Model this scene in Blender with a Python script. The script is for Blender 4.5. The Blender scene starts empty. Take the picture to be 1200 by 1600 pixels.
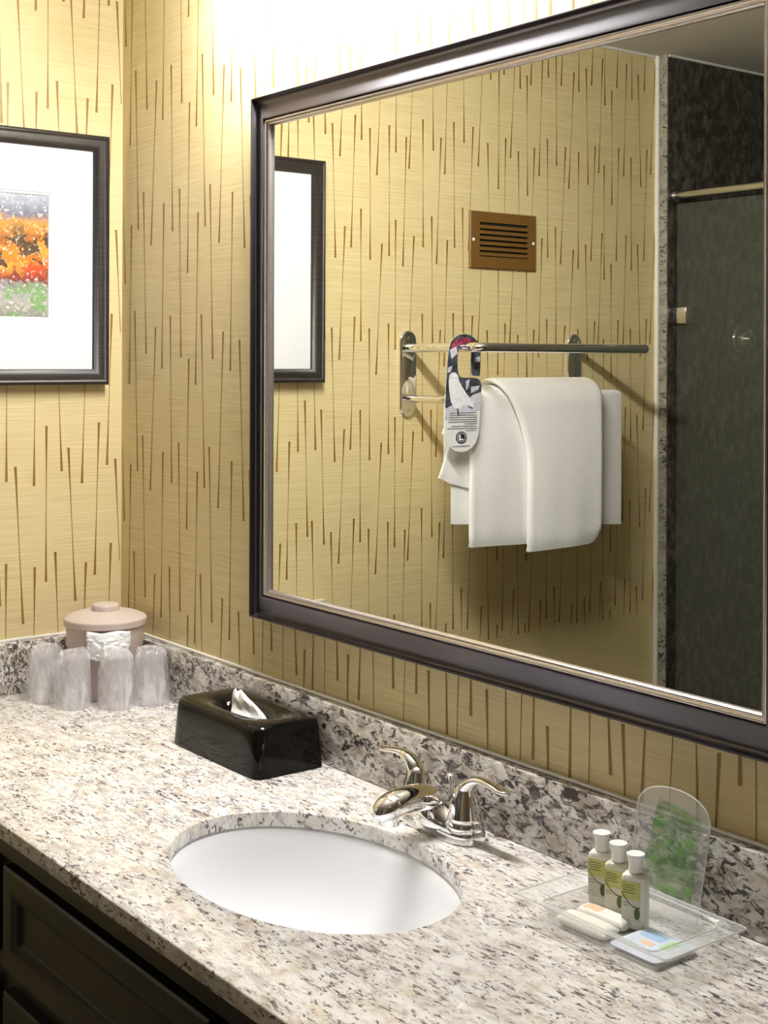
import bpy, bmesh, math, random
from mathutils import Vector, Matrix

random.seed(7)
C = bpy.context.scene.collection
sc = bpy.context.scene
Z0 = 0.86            # counter top above the floor; heights below are given from the counter top

# ------------------------------------------------------------------ camera
cam_d = bpy.data.cameras.new('camera')
cam = bpy.data.objects.new('camera', cam_d)
C.objects.link(cam)
cam_d.sensor_fit = 'VERTICAL'
cam_d.sensor_height = 36.0
cam_d.lens = 2134.54 / 1600 * 36
cam_d.shift_y = -238.7 / 1600
cam_d.clip_start = 0.02
YAW, ROLL = 0.914, 0.0037
fw = Vector((-math.sin(YAW), math.cos(YAW), 0))
rt = Vector((math.cos(YAW), math.sin(YAW), 0))
up = Vector((0, 0, 1))
rt2 = rt * math.cos(ROLL) + up * math.sin(ROLL)
up2 = up * math.cos(ROLL) - rt * math.sin(ROLL)
M = Matrix.Identity(4)
for i in range(3):
    M[i][0], M[i][1], M[i][2] = rt2[i], up2[i], -fw[i]
M[0][3], M[1][3], M[2][3] = 2.508, -1.2652, 0.6401 + Z0
cam.matrix_world = M
sc.camera = cam

# ------------------------------------------------------------------ world, exposure
w = bpy.data.worlds.new('world')
sc.world = w
w.use_nodes = True
w.node_tree.nodes['Background'].inputs[0].default_value = (0.9, 0.95, 1.0, 1)
w.node_tree.nodes['Background'].inputs[1].default_value = 0.01
sc.view_settings.view_transform = 'Standard'
sc.view_settings.look = 'None'
sc.view_settings.gamma = 1
sc.view_settings.use_curve_mapping = False
sc.view_settings.exposure = 0.0
VANITY = 134.0        # emission of the vanity tube
FILL = 0.5           # emission of the added fill dome

# ------------------------------------------------------------------ materials
class NT:
    def __init__(self, name):
        self.m = bpy.data.materials.new(name)
        self.m.use_nodes = True
        self.t = self.m.node_tree
        self.b = self.t.nodes['Principled BSDF']
        self.out = self.t.nodes['Material Output']
    def n(self, typ, **kw):
        nd = self.t.nodes.new(typ)
        for k, v in kw.items():
            if k.startswith('i_'):
                key = k[2:].replace('_', ' ')
                nd.inputs[int(key) if key.isdigit() else key].default_value = v
            else:
                setattr(nd, k, v)
        return nd
    def l(self, a, b):
        self.t.links.new(a, b)
    def coords(self, scale=(1, 1, 1), rot=(0, 0, 0), which='Object'):
        tc = self.n('ShaderNodeTexCoord')
        mp = self.n('ShaderNodeMapping')
        mp.inputs['Scale'].default_value = scale
        mp.inputs['Rotation'].default_value = rot
        self.l(tc.outputs[which], mp.inputs[0])
        return mp.outputs[0]
    def noise(self, vec, scale, detail=2, rough=0.5, dist=0):
        nd = self.n('ShaderNodeTexNoise')
        nd.inputs['Scale'].default_value = scale
        nd.inputs['Detail'].default_value = detail
        nd.inputs['Roughness'].default_value = rough
        nd.inputs['Distortion'].default_value = dist
        self.l(vec, nd.inputs['Vector'])
        return nd.outputs[0]
    def ramp(self, fac, stops, interp='LINEAR'):
        r = self.n('ShaderNodeValToRGB')
        r.color_ramp.interpolation = interp
        e = r.color_ramp.elements
        while len(e) < len(stops):
            e.new(0.5)
        for k, (p, c) in enumerate(stops):
            e[k].position = p
            e[k].color = (*c, 1) if len(c) == 3 else c
        self.l(fac, r.inputs[0])
        return r.outputs[0]
    def mix(self, fac, a, b, mode='MIX'):
        mx = self.n('ShaderNodeMix', data_type='RGBA', blend_type=mode)
        for sock, v in ((mx.inputs[0], fac), (mx.inputs[6], a), (mx.inputs[7], b)):
            if hasattr(v, 'node'):
                self.l(v, sock)
            elif isinstance(v, (int, float)):
                sock.default_value = v
            else:
                sock.default_value = (*v, 1)
        return mx.outputs[2]
    def bump(self, h, strength=0.2, dist=0.001):
        bp = self.n('ShaderNodeBump')
        bp.inputs['Strength'].default_value = strength
        bp.inputs['Distance'].default_value = dist
        self.l(h, bp.inputs['Height'])
        self.l(bp.outputs[0], self.b.inputs['Normal'])
    def color(self, c):
        if hasattr(c, 'node'):
            self.l(c, self.b.inputs['Base Color'])
        else:
            self.b.inputs['Base Color'].default_value = (*c, 1)
    def set(self, **kw):
        for k, v in kw.items():
            self.b.inputs[k.replace('_', ' ')].default_value = v


def plain(name, col, rough=0.5, metal=0.0, coat=0.0, alpha=1.0, var=0.04, vscale=40, **kw):
    m = NT(name)
    v = m.noise(m.coords(), vscale, 3)
    lo = tuple(max(0, c * (1 - var)) for c in col)
    hi = tuple(min(1, c * (1 + var)) for c in col)
    m.color(m.ramp(v, [(0.3, lo), (0.7, hi)]))
    m.set(Roughness=rough, Metallic=metal, Coat_Weight=coat, Alpha=alpha)
    m.set(**kw)
    return m.m


def emis(name, col, s):
    m = NT(name)
    m.color((0.9, 0.9, 0.88))
    m.b.inputs['Emission Color'].default_value = (*col, 1)
    m.b.inputs['Emission Strength'].default_value = s
    return m.m


def make_wallpaper():
    m = NT('gold_silk_wallpaper')
    v = m.coords((3, 3, 260))
    g = m.noise(v, 2.0, 4, 0.6)
    g2 = m.noise(m.coords((12, 12, 900)), 1.0, 2, 0.5)
    big = m.noise(m.coords((1, 1, 6)), 3.0, 2)
    c1 = m.ramp(g, [(0.3, (0.59, 0.475, 0.235)), (0.5, (0.70, 0.585, 0.32)), (0.72, (0.81, 0.705, 0.43))])
    c2 = m.mix(0.25, c1, m.ramp(g2, [(0.35, (0.52, 0.41, 0.185)), (0.65, (0.82, 0.70, 0.42))]))
    c3 = m.mix(0.12, c2, m.ramp(big, [(0.3, (0.53, 0.42, 0.19)), (0.7, (0.76, 0.64, 0.37))]))
    m.color(c3)
    m.set(Roughness=0.55)
    m.b.inputs['Specular IOR Level'].default_value = 0.35
    m.bump(g, 0.15, 0.0006)
    return m.m


def make_granite(name='speckled_granite', rot=(0, 0, 0.12), shade=None, veil=0.0, big=1.0, grey=(0.42, 0.39, 0.40), fleck=(0.12, 0.095, 0.11)):
    m = NT(name)
    v = m.coords((1, 1.5, 1.2), rot)
    vs = m.coords((0.50, 1.45, 0.9), (0, 0, 0.30))
    base = m.ramp(m.noise(v, 30, 5, 0.62), [(0.36, (0.60, 0.53, 0.46)), (0.46, (0.77, 0.73, 0.67)), (0.58, (0.86, 0.845, 0.815)), (0.75, (0.84, 0.84, 0.84))])
    tan = m.ramp(m.noise(v, 17, 3, 0.5), [(0.60, (0, 0, 0)), (0.72, (1, 1, 1))])
    base = m.mix(m.mix(1.0, tan, (0.45, 0.45, 0.45), 'MULTIPLY'), base, (0.76, 0.64, 0.46))
    # grey veils
    gv = m.ramp(m.noise(vs, 62 * big, 6, 0.72, 0.9), [(0.505 - veil, (0, 0, 0)), (0.60 - veil, (0.62 + veil * 3,) * 3)])
    base = m.mix(gv, base, grey)
    # dark flecks gathered in drifts
    drift = m.noise(v, 11, 4, 0.65)
    fl = m.noise(vs, 135 * big, 5, 0.66, 0.9)
    add = m.n('ShaderNodeMath', operation='MULTIPLY_ADD')
    m.l(drift, add.inputs[0]); add.inputs[1].default_value = 0.34
    m.l(fl, add.inputs[2])
    dk = m.ramp(add.outputs[0], [(0.715 - veil * 0.8, (0, 0, 0)), (0.79 - veil * 0.8, (1, 1, 1))])
    base = m.mix(dk, base, fleck)
    # few dark red garnets
    vo = m.n('ShaderNodeTexVoronoi'); vo.inputs['Scale'].default_value = 26
    m.l(m.coords((0.7, 1.3, 1)), vo.inputs['Vector'])
    gar = m.ramp(vo.outputs['Distance'], [(0.085, (1, 1, 1)), (0.11, (0, 0, 0))])
    sel = m.n('ShaderNodeSeparateColor'); m.l(vo.outputs['Color'], sel.inputs[0])
    sel2 = m.ramp(sel.outputs[0], [(0.78, (0, 0, 0)), (0.80, (1, 1, 1))])
    base = m.mix(m.mix(1.0, gar, sel2, 'MULTIPLY'), base, (0.10, 0.035, 0.03))
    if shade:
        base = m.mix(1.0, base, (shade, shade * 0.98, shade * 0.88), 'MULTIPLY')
    m.color(base)
    m.set(Roughness=0.22, Coat_Weight=0.25, Coat_Roughness=0.05)
    return m.m


def make_dark_granite():
    m = NT('dark_green_granite')
    v = m.coords((1, 1.3, 0.8))
    a = m.ramp(m.noise(v, 38, 7, 0.74, 0.5), [(0.38, (0.012, 0.0115, 0.009)), (0.5, (0.055, 0.052, 0.043)), (0.64, (0.17, 0.16, 0.135))])
    b = m.ramp(m.noise(v, 6, 3), [(0.35, (0.06, 0.04, 0.028)), (0.65, (0.05, 0.056, 0.042))])
    m.color(m.mix(0.2, a, b))
    m.set(Roughness=0.35)
    return m.m


def make_art():
    # abstract coloured lights behind wet glass; coordinates are metres on the sheet, origin at its centre
    m = NT('rainy_lights_print')
    v = m.coords()
    nz = m.n('ShaderNodeTexNoise'); nz.inputs['Scale'].default_value = 42; nz.inputs['Detail'].default_value = 5
    nz.inputs['Distortion'].default_value = 1.5
    m.l(v, nz.inputs['Vector'])
    sub = m.n('ShaderNodeVectorMath', operation='SUBTRACT'); m.l(nz.outputs['Color'], sub.inputs[0]); sub.inputs[1].default_value = (0.5, 0.5, 0.5)
    scl = m.n('ShaderNodeVectorMath', operation='SCALE'); m.l(sub.outputs[0], scl.inputs[0]); scl.inputs['Scale'].default_value = 0.05
    ad = m.n('ShaderNodeVectorMath', operation='ADD'); m.l(v, ad.inputs[0]); m.l(scl.outputs[0], ad.inputs[1])
    sp = m.n('ShaderNodeSeparateXYZ'); m.l(ad.outputs[0], sp.inputs[0])
    mr = m.n('ShaderNodeMapRange'); mr.inputs['From Min'].default_value = -0.118; mr.inputs['From Max'].default_value = 0.118
    m.l(sp.outputs[2], mr.inputs[0])
    band = m.ramp(mr.outputs[0], [(0.0, (0.22, 0.24, 0.20)), (0.13, (0.40, 0.40, 0.38)), (0.26, (0.30, 0.29, 0.33)), (0.31, (0.20, 0.03, 0.03)), (0.42, (0.72, 0.10, 0.015)),
                                  (0.52, (0.72, 0.25, 0.02)), (0.62, (0.32, 0.10, 0.012)), (0.76, (0.66, 0.30, 0.04)), (0.84, (0.14, 0.15, 0.22)), (1.0, (0.40, 0.44, 0.54))])
    vo = m.n('ShaderNodeTexVoronoi'); vo.inputs['Scale'].default_value = 34
    m.l(ad.outputs[0], vo.inputs['Vector'])
    vs = m.n('ShaderNodeSeparateColor'); m.l(vo.outputs['Color'], vs.inputs[0])
    dark = m.ramp(vs.outputs[0], [(0.62, (0, 0, 0)), (0.70, (0.9, 0.9, 0.9))])
    mid = m.ramp(mr.outputs[0], [(0.30, (0, 0, 0)), (0.42, (1, 1, 1)), (0.66, (1, 1, 1)), (0.78, (0, 0, 0))])
    c = m.mix(m.mix(1.0, dark, mid, 'MULTIPLY'), band, (0.03, 0.03, 0.02))
    yel = m.ramp(vs.outputs[1], [(0.72, (0, 0, 0)), (0.78, (0.8, 0.8, 0.8))])
    c = m.mix(m.mix(1.0, yel, mid, 'MULTIPLY'), c, (0.85, 0.42, 0.05))
    low = m.ramp(mr.outputs[0], [(0.22, (1, 1, 1)), (0.32, (0, 0, 0))])
    gr = m.ramp(vs.outputs[2], [(0.68, (0, 0, 0)), (0.78, (0.8, 0.8, 0.8))])
    c = m.mix(m.mix(1.0, gr, low, 'MULTIPLY'), c, (0.16, 0.36, 0.10))
    drops = m.ramp(m.noise(v, 130, 3, 0.6, 1.0), [(0.58, (0, 0, 0)), (0.64, (0.75, 0.75, 0.75))])
    c = m.mix(drops, c, (0.92, 0.84, 0.72))
    m.color(c)
    m.set(Roughness=0.35)
    return m.m


def make_terry():
    m = NT('white_terry_cloth')
    v = m.coords()
    n = m.noise(v, 260, 4, 0.75)
    m.color(m.ramp(n, [(0.3, (0.90, 0.895, 0.88)), (0.6, (0.97, 0.968, 0.96))]))
    m.set(Roughness=0.95, Sheen_Weight=0.3)
    m.bump(n, 0.38, 0.003)
    return m.m


def make_frame_mat(name, base, hi, rough, coat=0.2, tint=(1, 1, 1, 1), metal=0.0):
    m = NT(name)
    a = m.noise(m.coords((500, 500, 6)), 1, 2)
    b = m.noise(m.coords((6, 6, 500)), 1, 2)
    c = m.mix(0.5, m.ramp(a, [(0.4, base), (0.75, hi)]), m.ramp(b, [(0.4, base), (0.75, hi)]))
    m.color(c)
    m.set(Roughness=rough, Coat_Weight=coat, Coat_Roughness=0.38, Coat_IOR=1.7)
    m.set(Metallic=metal)
    m.b.inputs['Coat Tint'].default_value = (0.9, 0.86, 1.0, 1)
    m.b.inputs['Specular Tint'].default_value = tint
    return m.m


def make_wrap():
    m = NT('milky_plastic_film')
    v = m.coords()
    n = m.noise(m.coords((1.3, 1.3, 0.45)), 42, 3, 0.55, 0.6)
    a = m.ramp(n, [(0.35, (0.20, 0.20, 0.20)), (0.54, (0.33, 0.33, 0.33)), (0.68, (0.66, 0.66, 0.66))])
    m.color((0.97, 0.95, 0.98))
    m.l(a, m.b.inputs['Alpha'])
    m.set(Roughness=0.14)
    m.bump(n, 0.5, 0.006)
    return m.m


def make_sign_print():
    m = NT('green_brush_print')
    n = m.noise(m.coords((0.5, 1, 1.5), (0, 0.35, 0)), 62, 3, 0.55, 0.3)
    c = m.ramp(m.noise(m.coords(), 70, 2), [(0.4, (0.06, 0.20, 0.05)), (0.6, (0.16, 0.48, 0.06))])
    m.color(c)
    sep = m.n('ShaderNodeSeparateXYZ'); m.l(m.coords(), sep.inputs[0])
    a = m.ramp(n, [(0.32, (0.04, 0.04, 0.04)), (0.70, (0.75, 0.75, 0.75))])
    m.l(a, m.b.inputs['Alpha'])
    m.set(Roughness=0.3)
    return m.m


def make_foil():
    m = NT('crinkled_silver_film')
    n = m.noise(m.coords(), 55, 4, 0.6, 1.0)
    m.color((0.95, 0.955, 0.97))
    m.set(Roughness=0.3, Metallic=0.1, Coat_Weight=0.6)
    m.bump(n, 0.5, 0.008)
    return m.m


MAT = {
    'wallpaper': make_wallpaper(),
    'line': plain('bronze_line_print', (0.27, 0.145, 0.022), 0.5),
    'granite': make_granite(),
    'dark_granite': make_dark_granite(),
    'shaded_splash_granite': make_granite('coarse_shaded_granite', veil=0.045, big=0.85, grey=(0.34, 0.29, 0.245), fleck=(0.07, 0.06, 0.06)),  # counter stone with coarser, denser flecks; darker greys paint in the splash's shade
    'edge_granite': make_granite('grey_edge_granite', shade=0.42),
    'white_paint': plain('white_trim_paint', (0.80, 0.79, 0.74), 0.45),
    'caulk': plain('white_caulk', (0.86, 0.84, 0.80), 0.5),
    'ceiling': plain('ceiling_paint', (0.62, 0.60, 0.55), 0.8),
    'floor': plain('floor_tile', (0.15, 0.12, 0.10), 0.35, var=0.2, vscale=8),
    'wall_paint': plain('brown_wall_paint', (0.30, 0.25, 0.18), 0.7),
    'door_paint': plain('door_wood', (0.20, 0.11, 0.06), 0.4, var=0.2),
    'chrome': plain('polished_chrome', (0.90, 0.90, 0.90), 0.05, 1.0, var=0.01),
    'brushed': plain('brushed_steel', (0.72, 0.71, 0.68), 0.22, 1.0, var=0.04),
    'porcelain': plain('white_porcelain', (0.88, 0.895, 0.93), 0.15, coat=0.2, var=0.005),
    'espresso': make_frame_mat('espresso_wood', (0.009, 0.0068, 0.0065), (0.022, 0.016, 0.016), 0.34, 1.0, (0.88, 0.82, 1.0, 1), 0.35),
    'cabinet': make_frame_mat('dark_cabinet_wood', (0.009, 0.007, 0.005), (0.019, 0.015, 0.011), 0.45),
    'art_frame': make_frame_mat('scratched_pewter_wood', (0.010, 0.008, 0.007), (0.055, 0.045, 0.037), 0.42, 0.05),
    'bead': plain('silver_bead', (0.66, 0.61, 0.58), 0.22, 0.85, var=0.04, vscale=90),
    'mat_board': plain('white_mat_board', (0.80, 0.81, 0.84), 0.6, var=0.01),
    'art': make_art(),
    'black_gloss': plain('black_gloss_plastic', (0.006, 0.0055, 0.005), 0.07, var=0.01, Specular_IOR_Level=0.28),
    'tissue': plain('white_tissue_paper', (0.90, 0.89, 0.87), 0.9, var=0.03),
    'bucket': plain('taupe_plastic', (0.60, 0.50, 0.455), 0.4, var=0.01),
    'foil': make_foil(),
    'wrap': make_wrap(),
    'cup': plain('clear_cup_plastic', (0.85, 0.83, 0.88), 0.1, alpha=0.25, var=0.01),
    'bronze': plain('bronze_painted_steel', (0.165, 0.085, 0.018), 0.45, var=0.06),
    'void': plain('dark_duct', (0.012, 0.010, 0.008), 0.8),
    'terry': make_terry(),
    'card_dark': plain('dark_forest_print', (0.055, 0.065, 0.09), 0.35, var=0.9, vscale=55),
    'card_red': plain('dark_red_print', (0.26, 0.03, 0.07), 0.35, var=0.9, vscale=90),
    'card_snow': plain('pale_lilac_print', (0.62, 0.61, 0.70), 0.35, var=0.2, vscale=60),
    'card_white': plain('white_card', (0.86, 0.86, 0.87), 0.35, var=0.01),
    'bird': plain('white_feather_print', (0.85, 0.84, 0.90), 0.4, var=0.08, vscale=90),
    'ink': plain('black_ink', (0.02, 0.02, 0.025), 0.4),
    'grey_ink': plain('grey_ink', (0.22, 0.22, 0.24), 0.5),
    'sign_print': make_sign_print(),
    'bottle': plain('cream_bottle_plastic', (0.88, 0.88, 0.78), 0.3, var=0.01, Subsurface_Weight=0.2, Subsurface_Radius=(0.01, 0.01, 0.01)),
    'clear_bottle': plain('pale_gel_bottle', (0.80, 0.81, 0.64), 0.12, alpha=0.85, var=0.01),
    'cap': plain('white_cap_plastic', (0.93, 0.93, 0.92), 0.3, var=0.005),
    'label_green': plain('lime_label_print', (0.60, 0.60, 0.20), 0.5, var=0.1, vscale=300),
    'label_cream': plain('cream_label_print', (0.72, 0.69, 0.60), 0.5, var=0.05),
    'olive_ink': plain('olive_ink', (0.10, 0.12, 0.02), 0.5),
    'soap_wrap': plain('cream_soap_wrap', (0.90, 0.87, 0.80), 0.4, var=0.03),
    'peach': plain('peach_print', (0.90, 0.62, 0.42), 0.45, var=0.1),
    'pale_blue': plain('pale_blue_packet', (0.72, 0.80, 0.93), 0.35, var=0.05),
    'blue': plain('light_blue_print', (0.42, 0.62, 0.88), 0.4, var=0.08),
    'lime': plain('lime_green_print', (0.42, 0.72, 0.25), 0.4, var=0.08),
    'opal': emis('lit_opal_glass', (1.0, 0.975, 0.95), VANITY),
    'dome': emis('added_fill_glow', (1.0, 0.95, 0.86), FILL),
}
def glassy(name, col, rough, trans, ior=1.47, alpha=1.0):
    m = NT(name)
    m.color(col)
    m.set(Roughness=rough, Transmission_Weight=trans, IOR=ior, Alpha=alpha)
    return m.m
MAT['acrylic'] = plain('clear_acrylic', (0.88, 0.90, 0.89), 0.04, alpha=0.19, var=0.01)
MAT['acrylic_edge'] = plain('clear_acrylic_edge', (0.90, 0.93, 0.90), 0.1, alpha=0.55, var=0.01)
def mirror_mat():
    m = NT('silvered_mirror')
    m.color((0.90, 0.915, 0.875))
    m.set(Roughness=0.0, Metallic=1.0)
    return m.m
MAT['mirror'] = mirror_mat()
def shower_glass():
    m = NT('greenish_shower_glass')
    m.color((0.24, 0.26, 0.20))
    m.set(Roughness=0.03, Alpha=0.13)
    return m.m
MAT['shower_glass'] = shower_glass()

# ------------------------------------------------------------------ mesh helpers
def finish(bm, name, mats, parent=None, loc=(0, 0, 0), ang=35, smooth=True, solid=None):
    bmesh.ops.recalc_face_normals(bm, faces=bm.faces)
    if smooth:
        lim = math.radians(ang)
        for f in bm.faces:
            f.smooth = True
        for e in bm.edges:
            if len(e.link_faces) == 2:
                e.smooth = e.calc_face_angle(0) < lim
    me = bpy.data.meshes.new(name)
    bm.to_mesh(me); bm.free()
    if not isinstance(mats, (list, tuple)):
        mats = [mats]
    for m in mats:
        me.materials.append(MAT[m] if isinstance(m, str) else m)
    o = bpy.data.objects.new(name, me)
    C.objects.link(o)
    o.parent = parent
    o.location = loc
    if parent is None:
        o.location = (loc[0], loc[1], loc[2] + Z0)
    if solid:
        s = o.modifiers.new('solid', 'SOLIDIFY'); s.thickness = solid; s.offset = 0
    return o


def thing(name, label, cat, loc=(0, 0, 0), rotz=0, group=None):
    o = bpy.data.objects.new(name, None)
    C.objects.link(o)
    o.empty_display_size = 0.05
    o.location = (loc[0], loc[1], loc[2] + Z0)
    o.rotation_euler = (0, 0, rotz)
    tag(o, label, cat, group)
    return o


def tag(o, label, cat, group=None):
    o['label'] = label
    o['category'] = cat
    if group:
        o['group'] = group
    return o


def struct(o):
    o['kind'] = 'structure'
    return o


def box(bm, a, b, bev=0.0, seg=2, mat=0):
    v = [bm.verts.new((x, y, z)) for z in (a[2], b[2]) for y in (a[1], b[1]) for x in (a[0], b[0])]
    idx = [(0, 2, 3, 1), (4, 5, 7, 6), (0, 1, 5, 4), (2, 6, 7, 3), (0, 4, 6, 2), (1, 3, 7, 5)]
    fs = [bm.faces.new([v[i] for i in q]) for q in idx]
    for f in fs:
        f.material_index = mat
    if bev:
        es = list({e for f in fs for e in f.edges})
        bmesh.ops.bevel(bm, geom=es, offset=bev, segments=seg, affect='EDGES', profile=0.5)
    return bm


def B(*args, **kw):
    bm = bmesh.new()
    for a in args:
        box(bm, *a, **kw)
    return bm


def loft(bm, loops, cap0=True, cap1=True, closed=True, mat=0, close_ring=False):
    rings = [[bm.verts.new(p) for p in lp] for lp in loops]
    n = len(rings[0])
    pairs = list(zip(rings[:-1], rings[1:]))
    if close_ring:
        pairs.append((rings[-1], rings[0]))
    for r0, r1 in pairs:
        for i in range(n if closed else n - 1):
            j = (i + 1) % n
            f = bm.faces.new((r0[i], r0[j], r1[j], r1[i])); f.material_index = mat
    if cap0:
        bm.faces.new(rings[0][::-1]).material_index = mat
    if cap1:
        bm.faces.new(rings[-1]).material_index = mat
    return rings


def sup(cx, cy, rx, ry, n, z, N=64, zf=None):
    out = []
    for i in range(N):
        t = 2 * math.pi * (i + 0.5) / N
        c, s = math.cos(t), math.sin(t)
        x = cx + rx * math.copysign(abs(c) ** (2 / n), c)
        y = cy + ry * math.copysign(abs(s) ** (2 / n), s)
        out.append((x, y, z + (zf(x, y) if zf else 0)))
    return out


def lathe(bm, prof, c=(0, 0, 0), N=40, cap0=True, cap1=True, mat=0):
    loops = [[(c[0] + r * math.cos(2 * math.pi * i / N), c[1] + r * math.sin(2 * math.pi * i / N), c[2] + z) for i in range(N)] for r, z in prof]
    return loft(bm, loops, cap0, cap1, mat=mat)


def tube(bm, pts, rad, N=16, cap=True, upv=(0, 0, 1), mat=0):
    """rad: a number, or per point number or (side, up) pair"""
    pts = [Vector(p) for p in pts]
    loops = []
    for i, p in enumerate(pts):
        a = pts[max(0, i - 1)]; b = pts[min(len(pts) - 1, i + 1)]
        t = (b - a).normalized()
        u = Vector(upv)
        if abs(t.dot(u)) > 0.98:
            u = Vector((0, 1, 0)) if abs(t.y) < 0.9 else Vector((1, 0, 0))
        s = t.cross(u).normalized(); u = s.cross(t).normalized()
        r = rad[i] if isinstance(rad, (list, tuple)) else rad
        ra, rb = (r if isinstance(r, (list, tuple)) else (r, r))
        loops.append([tuple(p + s * ra * math.cos(2 * math.pi * k / N) + u * rb * math.sin(2 * math.pi * k / N)) for k in range(N)])
    loft(bm, loops, cap, cap, mat=mat)
    return bm


def smooth_path(pts, n=8):
    """Catmull-Rom through tuples of any length"""
    out = []
    P = [pts[0]] + list(pts) + [pts[-1]]
    for i in range(1, len(P) - 2):
        for k in range(n):
            t = k / n
            out.append(tuple(0.5 * (2 * b + (c - a) * t + (2 * a - 5 * b + 4 * c - d) * t * t + (3 * b - a - 3 * c + d) * t ** 3)
                             for a, b, c, d in zip(P[i - 1], P[i], P[i + 1], P[i + 2])))
    out.append(tuple(pts[-1]))
    return out


def prism(bm, poly, ax, d0, d1, mat=0):
    """extrude a 2-D polygon along axis ax between d0 and d1"""
    def P(u, v, d):
        q = [u, v]; q.insert(ax, d); return tuple(q)
    r0 = [bm.verts.new(P(u, v, d0)) for u, v in poly]
    r1 = [bm.verts.new(P(u, v, d1)) for u, v in poly]
    n = len(poly)
    for i in range(n):
        bm.faces.new((r0[i], r0[(i + 1) % n], r1[(i + 1) % n], r1[i])).material_index = mat
    from mathutils.geometry import tessellate_polygon
    for a, b, c in tessellate_polygon([[Vector((u, v, 0)) for u, v in poly]]):
        for r in (r0, r1):
            try:
                bm.faces.new((r[a], r[b], r[c])).material_index = mat
            except ValueError:
                pass
    return bm


def mitred_frame(bm, to_world, w0, w1, h0, h1, prof, mat=0):
    """prof: (inset, depth) points; outer rectangle w0..w1 x h0..h1"""
    loops = []
    for ins, d in prof:
        loops.append([to_world(w0 + ins, h0 + ins, d), to_world(w1 - ins, h0 + ins, d), to_world(w1 - ins, h1 - ins, d), to_world(w0 + ins, h1 - ins, d)])
    loft(bm, loops, False, False, mat=mat)
    return bm

# ================================================================== the setting
CEIL_Z, FLOOR_Z = 1.4714, -Z0
XR, YB = 3.3, -2.9
YS = -1.637            # where the wallpaper ends and the shower begins

MAIN = [(-0.0043, 1.107, 0.0183), (0.041, 0.906, -0.0075), (0.056, 1.212, 0.0141), (0.091, 0.967, 0.0132), (0.143, 1.178, -0.0197), (0.174, 0.938, -0.0056), (0.201, 1.199, 0.0075), (0.235, 0.96, 0.0075), (0.272, 1.117, -0.0056), (0.305, 0.909, -0.0075), (0.318, 1.199, 0.0132), (0.348, 0.957, 0.0113), (0.396, 1.166, -0.0159), (0.426, 0.936, -0.0056), (0.451, 1.151, 0.0159), (0.4854, 0.446, 0.0166), (0.5311, 0.2965, -0.0032), (0.5465, 0.462, 0.0115), (0.5898, 0.2975, 0.0064), (0.6097, 0.435, 0.0243), (0.657, 0.164, -0.0093), (0.6883, 0.42, -0.0083), (0.7129, 0.296, 0.0032), (0.7368, 0.448, 0.0132), (0.778, 0.177, -0.0078), (0.8202, 0.428, -0.0142), (0.8375, 0.296, 0.013), (0.8842, 0.463, 0.0088), (0.9255, 0.2965, -0.0131), (0.948, 0.466, -0.0), (0.976, 0.188, 0.0069), (1.0094, 0.422, 0.0086), (1.0455, 0.296, -0.0099), (1.069, 0.459, -0.0), (1.102, 0.185, 0.0106), (1.1381, 0.412, 0.0039), (1.1754, 0.296, -0.0097), (1.1987, 0.427, -0.0047), (1.221, 0.16, 0.0099), (1.266, 0.415, -0.004), (1.2981, 0.2955, -0.0033), (1.3148, 0.44, 0.0182), (1.353, 0.191, 0.0134), (1.3999, 0.415, -0.0159), (1.4393, 0.309, -0.0186), (1.4607, 0.403, 0.0103), (1.501, 0.189, -0.0169), (1.53, 0.476, -0.0), (1.5509, 0.2955, 0.0033)]
LEFT = [(-0.242, 0.246, 0.0), (-0.224, 0.431, 0.0166), (-0.184, 0.235, -0.0023), (-0.161, 0.508, 0.0), (-0.142, 0.261, 0.013), (-0.115, 0.464, 0.0158), (-0.077, 0.235, -0.0092), (-0.05, 0.512, -0.0078), (-0.023, 0.269, -0.0091), (-0.014, 0.438, 0.0157)]
REFL = [(-0.4071, 0.696, 0.0101), (-0.43, 0.458, 0.0061), (-0.4489, 0.738, -0.0041), (-0.471, 0.548, -0.0079), (-0.491, 0.74, -0.009), (-0.515, 0.527, -0.0089), (-0.543, 0.711, -0.0098), (-0.579, 0.481, 0.0148), (-0.607, 0.737, 0.0108), (-0.624, 0.524, -0.001), (-0.649, 0.711, -0.002), (-0.685, 0.447, 0.0158), (-0.705, 0.723, -0.001), (-0.725, 0.505, 0.0), (-0.7559, 0.701, 0.0089), (-0.78, 0.47, 0.0158), (-0.806, 1.209, -0.002), (-0.8339, 1.441, -0.0041), (-0.862, 1.171, 0.0127), (-0.883, 0.927, 0.0089), (-0.902, 1.213, -0.0039), (-0.931, 1.469, -0.004), (-0.964, 1.208, 0.0132), (-0.997, 1.416, 0.016), (-1.012, 1.173, -0.009), (-1.049, 1.366, 0.001), (-1.072, 1.191, 0.0065), (-1.1052, 1.446, 0.0172), (-1.115, 1.163, -0.0057), (-1.144, 1.357, -0.003), (-1.171, 1.177, 0.0141), (-1.1981, 1.41, 0.0111), (-1.216, 1.204, -0.0025), (-1.2458, 1.441, -0.0032), (-1.281, 1.189, 0.0166), (-1.311, 1.386, 0.0177), (-1.329, 1.181, 0.0), (-1.356, 1.402, -0.0088), (-1.391, 1.203, 0.0147), (-1.418, 1.436, 0.0137), (-1.425, 1.156, -0.0017), (-1.453, 1.356, -0.002), (-1.481, 1.208, 0.0081), (-1.511, 1.435, 0.0108), (-1.529, 1.185, -0.003), (-1.556, 1.413, -0.0128), (-1.593, 1.213, 0.0122), (-1.625, 1.449, 0.0176)]


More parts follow.
